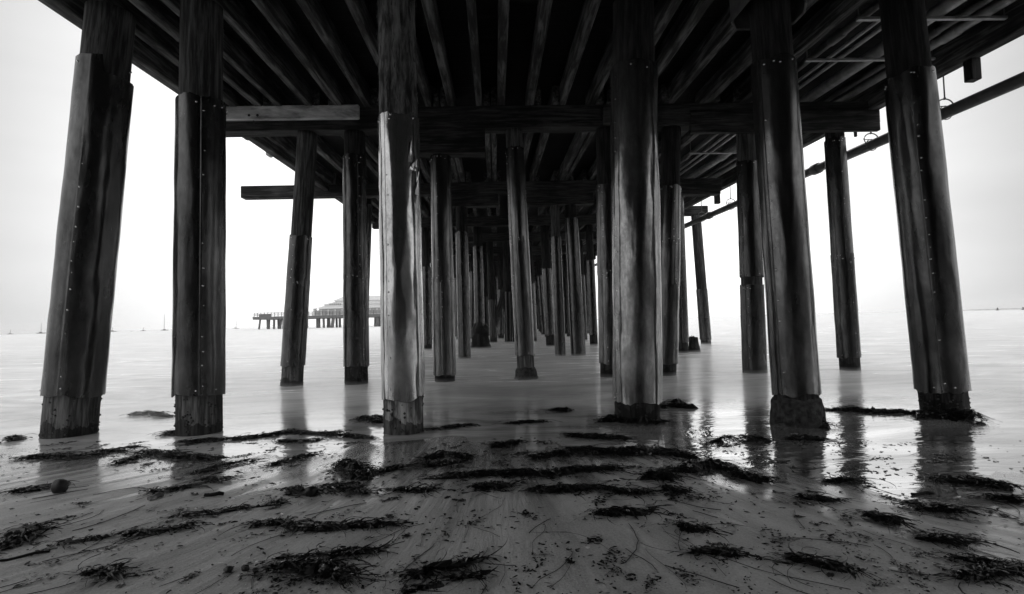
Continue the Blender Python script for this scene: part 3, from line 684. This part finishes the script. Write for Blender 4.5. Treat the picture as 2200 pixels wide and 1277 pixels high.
for i in range(40):
    t = i / 39; x = a.x + (b.x - a.x) * t; h = (1.0 + .5 * nv(t * 14, 2)) * min(1, t * 5 + .15)
    rows.append([(x, 700 - 5, -.5), (x, 700 - 1.5, h), (x, 700 + 1.5, h * 1.05), (x, 700 + 5, -.5)])
mb.grid(rows, False, 0, False); tag(mb.build('breakwater', BW_), 'low pale rock breakwater on the right horizon', 'breakwater')
for px, py, lb in ((2143, 665, 'dark cone buoy on the right horizon in front of the breakwater'), (2198, 663, 'dark buoy on the horizon at the right frame edge')):
    p = at(px, py, 300); mb = MB(); mb.tube([(0, 0, -.3), (0, 0, .5), (0, 0, .6), (0, 0, 1.5), (0, 0, 1.7)], [.75, .75, .35, .3, .1], 10)
    tag(mb.build('buoy', HULL, None, (p.x, 300, 0)), lb, 'buoy', 'buoys on the right horizon')

# ------------------------------------------------------------------ seaweed, stones, litter on the sand
def gz(x, y): return max(sand_z(x, y), -.004)
def gpt(px, py):
    z = 0.0
    for _ in range(6):
        p = onz(px, py, z); z = gz(p.x, p.y)
    return p
def weed_mesh(pts, hw, h, dens, rg, mound=True):
    """ribbons, blades and crumpled bits heaped along a line on the sand; points are relative to the first"""
    mb = MB(); seg = [(pts[i], pts[i+1]) for i in range(len(pts)-1)] or [(pts[0], pts[0] + Vector((.02, 0, 0)))]
    tot = sum((b - a).length for a, b in seg)
    def pick():
        t0 = rg.random(); d = t0 * tot
        for a, b in seg:
            l = (b - a).length
            if d <= l: break
            d -= l
        t = min(1, d / max(l, 1e-6)); return a.lerp(b, t), (b - a).normalized(), t0
    def heap(x, y, q): return gz(x, y) + h * max(0, 1 - q * q) * (.55 + .9 * max(0, nv(x * 7, y * 7, 3)))
    area = max(tot, hw) * hw * 2
    if mound:
        step = hw * .55; npt = max(1, int(tot / step))
        for i in range(npt + 1):
            d = tot * i / npt; 
            for a, b in seg:
                l = (b - a).length
                if d <= l + 1e-6: break
                d -= l
            c = a.lerp(b, min(1, d / max(l, 1e-6))); e = .35 + .65 * math.sin(math.pi * (i + .5) / (npt + 1))
            if nv(c.x * 5, c.y * 5, 8.8) < -.18: continue
            R = hw * e * rg.uniform(.5, .85); H = h * e * rg.uniform(.5, .9); rows = []
            for q in (1.0, .8, .55, .28, .05):
                rows.append([(c.x + R * q * (1 + .5 * nv(math.cos(t) * 2 + c.x * 9, math.sin(t) * 2, 1.1)) * 1.25 * math.cos(t), c.y + R * q * (1 + .5 * nv(math.cos(t) * 2 + c.x * 9, math.sin(t) * 2, 1.1)) * math.sin(t),
                              gz(c.x, c.y) - .01 + H * (1 - q * q) * (1 + .7 * nv(math.cos(t) * 3, math.sin(t) * 3 + c.y * 9, q * 4)) + (0.004 if q < 1 else -.01)) for t in [2*math.pi*j/13 for j in range(13)]])
            mb.grid(rows, True, 0, False, False, True)
    for _ in range(int(dens * (150 + 3600 * area))):
        c, dr, t0 = pick(); tp = (.4 + .6 * math.sin(math.pi * t0)) * (.7 + .9 * abs(nv(c.x * 6, c.y * 6, 2.2)) * 1.6); off = rg.gauss(0, .45) * tp; lat = Vector((-dr.y, dr.x, 0)) * (off * hw)
        p = c + lat; z = gz(p.x, p.y) + (heap(p.x, p.y, abs(off)) - gz(p.x, p.y)) * min(1, tp)
        if nv(p.x * 8 + 3, p.y * 11, 4.4) < -.26 + .25 * rg.random() - .1: continue
        kind = rg.random()
        ang = math.atan2(dr.y, dr.x) + (rg.gauss(0, .55) if rg.random() < .7 else rg.uniform(0, 6.28)) + (math.pi if rg.random() < .5 else 0)
        if kind < .62:                                   # ribbon or stalk
            L = rg.uniform(.03, .15) * (2.4 if rg.random() < .07 else 1); n = 8; wd = rg.uniform(.001, .0034) * (2.2 if rg.random() < .08 else 1); cu = rg.gauss(0, 9); x, y = p.x, p.y; rows = []; lift = rg.uniform(0, .014)
            for i in range(n):
                t = i / (n - 1); zz = max(gz(x, y) + .003, z * (1 - t * .6) + gz(x, y) * t * .6 + lift * math.sin(math.pi * t)); a2 = ang + 1.57; tw = rg.uniform(-.5, .5)
                ex, ey = math.cos(a2) * wd * (1.2 - t), math.sin(a2) * wd * (1.2 - t)
                rows.append([(x - ex, y - ey, zz - tw * wd), (x + ex, y + ey, zz + tw * wd + .002)])
                x += math.cos(ang) * L / n; y += math.sin(ang) * L / n; ang += cu * L / n
            mb.grid(rows, False, 0, True)
        else:                                            # crumpled blade
            s = rg.uniform(.003, .011) * (1.8 if rg.random() < .08 else 1); el = rg.uniform(1, 2.6); ca, sa = math.cos(ang), math.sin(ang); rows = []
            zz = z + rg.uniform(-.004, .012)
            for i in range(4):
                u = (i / 3 - .5) * 2 * el * s; rows.append([])
                for j in range(3):
                    v = (j - 1) * s * (1 - .5 * abs(i / 1.5 - 1)); rows[-1].append((p.x + ca * u - sa * v, p.y + sa * u + ca * v, max(gz(p.x, p.y) + .001, zz + rg.uniform(-.4, .4) * s)))
            mb.grid(rows, False, 2 if rg.random() < .05 else (1 if rg.random() < .3 else 0), False)
    return mb
wr = random.Random(31)
def weed(label, pix, wpx, h=.03, dens=1.0, name='seaweed_clump'):
    pts = [gpt(*p) for p in pix]
    hw = wpx / 2 * (pts[0].y / FPX) * 3.6                 # a row of pixels is foreshortened on the flat sand
    hw = min(hw, .34)
    o0 = pts[len(pts)//2].copy(); mb = weed_mesh(pts, hw, h, dens, wr)
    mb.v = [Vector(v) - o0 for v in mb.v]
    return tag(mb.build(name, [WEED, WEED2, WEED3], None, o0), label, 'seaweed', 'seaweed washed up on the beach')
weed('small lone seaweed ball at the water edge left of the leftmost pile', [(26, 946), (40, 946)], 16, .06)
weed('long flat seaweed mat just in front of the leftmost pile', [(48, 986), (110, 983), (170, 985), (225, 972), (292, 964)], 15, .035, 1.3)
weed('seaweed clump with a curled stalk in front and left of the second pile', [(252, 997), (290, 985), (312, 974), (370, 982), (425, 985), (480, 988)], 13, .04, 1.2)
weed('ragged wrack line running right from the foot of the second pile', [(388, 952), (470, 948), (560, 941), (620, 930), (700, 934), (735, 931)], 12, .035, 1.3)
weed('seaweed tuft at the left side of the foot of the second pile', [(362, 932), (378, 936)], 15, .05)
weed('dark seaweed knot between the wrack line and the torn bright pile', [(700, 938), (750, 940), (806, 944)], 9, .035)
weed('rounded seaweed heap in the shallows left of the torn bright pile', [(765, 906), (790, 902), (818, 910)], 14, .075, 1.2)
weed('low seaweed mound awash between the two left piles', [(280, 894), (320, 891), (368, 897)], 8, .06)
weed('loose seaweed patch below the gap left of the torn bright pile', [(600, 950), (640, 952), (690, 946)], 8, .03)
weed('curving seaweed string in front of the second pile', [(415, 1020), (450, 1010), (500, 998), (550, 992)], 9, .025)
weed('small seaweed tuft below the curving string', [(440, 1032), (490, 1035)], 10, .03)
weed('thin seaweed streak with a bent stalk on the left sand', [(300, 1054), (350, 1058), (400, 1050), (430, 1044)], 7, .02)
weed('seaweed strip beside the round dark stone at far left', [(28, 1060), (70, 1055), (125, 1044), (145, 1040)], 10, .025)
weed('tall tangled seaweed heap in front of the torn bright pile', [(738, 1000), (760, 1020), (785, 1030)], 24, .085, 1.5)
weed('seaweed line trailing right from the tangled heap', [(800, 1018), (850, 1008), (920, 1003), (1000, 996)], 9, .03, 1.2)
weed('dense low seaweed band at the centre of the beach', [(900, 1030), (960, 1028), (1030, 1022), (1110, 1018), (1180, 1022)], 13, .035, 1.4)
weed('seaweed patch with a dark ball on the sand left of centre', [(622, 1056), (668, 1062), (690, 1068)], 15, .05)
weed('long thin seaweed streak across the left sand', [(372, 1112), (450, 1106), (520, 1094), (600, 1084), (640, 1074)], 8, .02)
weed('long bushy seaweed rope on the lower left sand', [(125, 1172), (200, 1160), (300, 1152), (360, 1142), (412, 1135)], 11, .03, 1.2)
weed('seaweed rope with a pointed flap below the tangled heap', [(540, 1130), (600, 1128), (640, 1140), (700, 1140), (765, 1132), (860, 1130)], 11, .03, 1.2)
weed('thick seaweed pile against the left frame edge', [(0, 1180), (30, 1170), (60, 1148), (72, 1136)], 22, .05, 1.2)
weed('spidery seaweed tuft near the bottom left', [(180, 1236), (215, 1232), (260, 1240)], 10, .025)
weed('large matted seaweed pile at the bottom left of centre', [(575, 1232), (640, 1226), (700, 1232), (760, 1250)], 30, .05, 1.5)
weed('stringy seaweed arm reaching right above the matted pile', [(600, 1205), (680, 1198), (760, 1192), (820, 1186)], 8, .02)
weed('slanting seaweed band at the bottom near the centre', [(860, 1250), (905, 1238), (960, 1222), (1040, 1205)], 10, .025, 1.2)
weed('seaweed along the bottom frame edge left of centre', [(870, 1272), (930, 1262), (1000, 1248), (1050, 1242)], 9, .025)
weed('short seaweed bundle awash at the centre of the waterline', [(1095, 912), (1130, 909), (1168, 908)], 8, .035)
weed('half-drowned seaweed hump in the water left of the thick smooth pile', [(1192, 885), (1216, 884)], 14, .08, 2.0)
weed('seaweed skirt round the foot of the thick smooth pile', [(1288, 908), (1340, 906), (1380, 912), (1425, 908)], 12, .09, 1.8)
weed('rounded weedy hump in the water right of the thick smooth pile', [(1425, 878), (1450, 872), (1484, 878)], 16, .11, 1.2)
weed('broad glistening seaweed bank right of centre', [(1215, 968), (1290, 972), (1380, 976), (1440, 974), (1490, 985)], 20, .05, 1.5)
weed('seaweed heap just above the broad glistening bank', [(1222, 938), (1280, 942), (1345, 946)], 14, .05, 1.2)
weed('long seaweed ridge across the middle of the beach', [(1100, 1020), (1180, 1022), (1260, 1012), (1330, 1010)], 14, .045, 1.4)
weed('flat seaweed patch in front of the long ridge', [(1135, 1054), (1200, 1056), (1280, 1050)], 17, .03, 1.3)
weed('shiny seaweed mound on the bright wet sand left of the steel-jacketed pile', [(1530, 952), (1580, 946), (1610, 944), (1648, 952)], 15, .06, 1.3)
weed('dark weed lump leaning on the crusty concrete foot', [(1705, 918), (1740, 912), (1772, 922)], 18, .13, 1.8)
weed('small weed pile in the pool in front of the crusty concrete foot', [(1692, 946), (1730, 944), (1770, 948)], 11, .045)
weed('long furry weed bank in the shallows between the two right piles', [(1770, 882), (1830, 884), (1890, 888), (1940, 888), (1985, 892)], 9, .06, 1.2)
weed('seaweed bed round the foot of the rightmost pile', [(1975, 900), (2030, 898), (2075, 902), (2105, 912)], 15, .12, 1.8)
weed('pointed seaweed ridge at the near edge of the bright pool', [(1430, 1014), (1490, 1012), (1540, 1002), (1560, 1008), (1600, 1028), (1648, 1036)], 15, .06, 1.4)
weed('long dark weed bank running out of the right frame edge', [(1985, 1030), (2050, 1034), (2110, 1040), (2160, 1052), (2200, 1062)], 14, .05, 1.4)
weed('second weed strip below the bank at the right frame edge', [(2120, 1072), (2160, 1076), (2200, 1082)], 9, .03)
weed('isolated seaweed raft on the dark sand right of centre', [(1268, 1106), (1320, 1106), (1365, 1102), (1408, 1094)], 15, .03, 1.3)
weed('thin seaweed pieces on the sand below the steel-jacketed pile', [(1712, 1072), (1750, 1074), (1800, 1080)], 8, .02)
weed('bushy seaweed tuft on the right sand with trailing threads', [(1935, 1088), (1990, 1094), (2062, 1102)], 14, .035, 1.3)
weed('seaweed twig bundle left of the bushy tuft', [(1858, 1108), (1890, 1116), (1932, 1128)], 12, .03)
weed('compact seaweed clump lower on the right sand', [(1972, 1158), (2010, 1162), (2062, 1166)], 15, .035, 1.2)
weed('small winged seaweed scrap in the lower middle right', [(1462, 1132), (1480, 1140), (1512, 1144)], 10, .025)
weed('long stringy kelp bundle across the lower right sand', [(1490, 1188), (1560, 1192), (1640, 1196), (1700, 1200), (1760, 1216), (1850, 1236)], 13, .03, 1.4)
weed('kelp heap in the bottom right corner', [(2060, 1244), (2110, 1238), (2160, 1228), (2200, 1222)], 17, .035, 1.3)
weed('thin kelp trail leading to the bottom right heap', [(1960, 1190), (2010, 1196), (2080, 1206), (2150, 1220)], 8, .02)
weed('small leafy seaweed scrap in front of the pointed ridge', [(1428, 1052), (1464, 1060)], 12, .025)
weed('dark seaweed bits at the near side of the pool', [(1770, 1035), (1810, 1036), (1848, 1038)], 8, .025)
weed('low seaweed tangle on the dark wet sand just right of the torn bright pile', [(905, 988), (955, 978), (1012, 986)], 11, .04, 1.3)
weed('small seaweed heap midway between the two bright front piles at the water edge', [(1058, 962), (1112, 952)], 10, .04, 1.2)
weed('ragged seaweed strip between the two bright front piles, nearer the thick one', [(1140, 988), (1205, 976), (1222, 982)], 11, .035, 1.3)
weed('thin dark seaweed line awash right behind the torn bright pile', [(925, 926), (985, 917), (1020, 915)], 7, .03)
weed('wet seaweed lump against the left end of the pointed ridge', [(1385, 1030), (1425, 1026), (1440, 1032)], 13, .05, 1.3)
weed('sparse seaweed patch in front of the dense low band', [(850, 1052), (905, 1058), (935, 1052)], 9, .02)
weed('flat seaweed scrap at the left end of the flat patch', [(1015, 1048), (1060, 1050), (1098, 1044)], 10, .025)
weed('seaweed crumbs trailing off the right end of the flat patch', [(1300, 1050), (1350, 1062), (1400, 1058)], 9, .02)
weed('low seaweed tongue below the tangled heap', [(690, 1048), (735, 1050), (790, 1062)], 11, .03, 1.2)
weed('seaweed strand curled in the shine left of the tangled heap', [(585, 1000), (640, 985), (690, 975)], 8, .025)
# loose scraps and threads nobody could count
mb = MB(); sg = random.Random(9)
def scrap(x, y, s):
    s *= min(1, y / 3.3)
    ang = sg.uniform(0, 6.28); ca, sa = math.cos(ang), math.sin(ang); el = sg.uniform(1, 3); z = gz(x, y); rows = []
    for i in range(3):
        u = (i - 1) * el * s; rows.append([(x + ca*u - sa*v, y + sa*u + ca*v, z + .002 + sg.uniform(0, .9) * s) for v in (-s * (1.2 - abs(i-1)*.7), s * (1.2 - abs(i-1)*.7))])
    mb.grid(rows, False, 2 if sg.random() < .10 else sg.randrange(2), False)
cnt = 0
while cnt < 2200:
    px, py = sg.uniform(-40, 2240), 955 + 340 * sg.random() ** 1.7
    p = gpt(px, py)
    if nv(p.x * 1.6, p.y * 2.4, 7.7) + sg.uniform(-.25, .25) < (.0 if sg.random() < .8 else -.4): continue
    scrap(p.x, p.y, sg.uniform(.0015, .009)); cnt += 1
for _ in range(1500):
    p = gpt(sg.gauss(1150, 420), 985 + sg.gauss(0, 42))
    if nv(p.x * 2.2, p.y * 3.4, 1.3) > -.1 and p.y < 4.7: scrap(p.x, p.y, sg.uniform(.0015, .008))
for _ in range(210):
    p = gpt(sg.uniform(-30, 2230), 950 + 325 * sg.random() ** 1.35); a = math.atan2(1, -.3 * p.x) + sg.gauss(0, .9); l = sg.uniform(.015, .14); k = sg.randrange(8, 60)
    for q in range(k):
        d = sg.gauss(0, .5) * l; e = sg.gauss(0, .2) * l; scrap(p.x + math.cos(a) * d - math.sin(a) * e, p.y + math.sin(a) * d + math.cos(a) * e, sg.uniform(.002, .008))
mb.build('seaweed_scraps', [WEED, WEED2, WEED3])['kind'] = 'stuff'
mb = MB()
for _ in range(80):
    p = gpt(sg.uniform(0, 2200), 1000 + 280 * sg.random() ** .8); ang = math.atan2(1, -.3 * p.x) + sg.gauss(0, .28) + (math.pi if sg.random() < .5 else 0); cu = sg.gauss(0, .9); x, y = p.x, p.y; pts = []; L = sg.uniform(.10, .5)
    for i in range(10):
        pts.append((x, y, gz(x, y) + .003)); x += math.cos(ang) * L / 9; y += math.sin(ang) * L / 9; ang += cu * L / 9 + sg.gauss(0, .12)
    mb.tube(pts, [sg.uniform(.0007, .0019)] * 10, 5, sg.randrange(2))
mb.build('seaweed_threads', [WEED, WEED2])['kind'] = 'stuff'
def stone(px, py, r, lb, mat=STONE, fl_=.75, name='stone', cat='stone', group=None):
    p = gpt(px, py); mb = MB(); rows = []; n = 16; sd_ = px * .13
    for i in range(9):
        t = math.pi * (i + .02) / 8.04; rows.append([(r * math.sin(t) * math.cos(a) * (1 + .5 * nv(math.cos(a) + sd_, math.sin(a), t)), r * .8 * math.sin(t) * math.sin(a) * (1 + .35 * nv(math.cos(a) + sd_, math.sin(a), t)), -r * fl_ * math.cos(t)) for a in [2*math.pi*j/n for j in range(n)]])
    mb.grid(rows, True, 0, True, True, True)
    return tag(mb.build(name, mat, None, (p.x, p.y, p.z + r * fl_ * .7)), lb, cat, group)
stone(128, 1058, .047, 'round dark stone on the far left sand', fl_=1.0)
stone(490, 1229, .017, 'small black pebble left of the pebble cluster at the bottom')
stone(527, 1226, .017, 'left pebble of the small cluster at the bottom')
stone(548, 1229, .012, 'right pebble of the small cluster at the bottom')
stone(556, 1210, .012, 'pale shell fragment above the pebble cluster', SHELL, .5, 'shell', 'shell')
stone(1263, 1178, .009, 'tiny white shell on the dark sand at bottom centre', SHELL, .4, 'shell', 'shell')
stone(1920, 1224, .014, 'pale broken shell on the lower right sand', SHELL, .3, 'shell', 'shell')
stone(228, 1155, .012, 'small dark pebble above the bushy seaweed rope')
stone(668, 1066, .036, 'dark knobbly kelp ball on the sand left of centre', WEED, .9, 'kelp_ball', 'seaweed')
def stick(px, py, l, r, ang, lb, mat=DRIFT, tilt=.0):
    p = gpt(px, py); mb = MB(); pts = [(math.cos(ang) * l * t, math.sin(ang) * l * t, .004 * math.sin(t * 9) + tilt * t) for t in (-.5, -.25, 0, .25, .5)]
    mb.tube(pts, [r * .7, r, r * .9, r, r * .75], 9); return tag(mb.build('driftwood', mat, None, (p.x, p.y, p.z + r * .8)), lb, 'driftwood')
stick(334, 1072, .09, .016, 1.35, 'stubby pale driftwood stick on the left sand')
stick(50, 1152, .10, .024, .2, 'pale driftwood chunk on the seaweed pile at the left edge')
stick(2022, 1066, .09, .011, 1.2, 'small upright driftwood twig on the right sand', DRIFT, .05)
stick(1982, 1064, .14, .010, .15, 'dark flat driftwood sliver on the right sand', POST_D)
stick(460, 1066, .10, .012, .3, 'dark driftwood sliver in the middle of the left sand', POST_D)
stick(48, 1198, .17, .006, .62, 'long dark stick at the lower left frame edge', POST_D)

# ------------------------------------------------------------------ sea haze: one closed box of even thin air
HZ = True
if HZ:
    mb = MB(); mb.box((-1600, -230, -4), (1600, 1800, 24)); hz = mb.build('haze', None)
    hz.data.materials.clear(); hm_ = bpy.data.materials.new('haze_air'); hm_.use_nodes = True; t = hm_.node_tree; t.nodes.clear()
    pv = t.nodes.new('ShaderNodeVolumePrincipled'); pv.inputs['Color'].default_value = (1, 1, 1, 1); pv.inputs['Density'].default_value = .00032; pv.inputs['Anisotropy'].default_value = .85
    ou = t.nodes.new('ShaderNodeOutputMaterial'); t.links.new(pv.outputs[0], ou.inputs['Volume']); hz.data.materials.append(hm_); hz['kind'] = 'stuff'

# the wash of many waves in one long exposure: a shallow layer of white mist lying on the water
def air(name, lo, hi, dens):
    mb = MB(); mb.box(lo, hi); o = mb.build(name, None); o.data.materials.clear()
    mm = bpy.data.materials.new(name); mm.use_nodes = True; t = mm.node_tree; t.nodes.clear()
    pv = t.nodes.new('ShaderNodeVolumePrincipled'); pv.inputs['Color'].default_value = (1, 1, 1, 1); pv.inputs['Density'].default_value = dens; pv.inputs['Anisotropy'].default_value = .65
    ou = t.nodes.new('ShaderNodeOutputMaterial'); t.links.new(pv.outputs[0], ou.inputs['Volume']); o.data.materials.append(mm); o['kind'] = 'stuff'
air('mist', (-300, 6.0, .008), (300, 340, .07), .38)
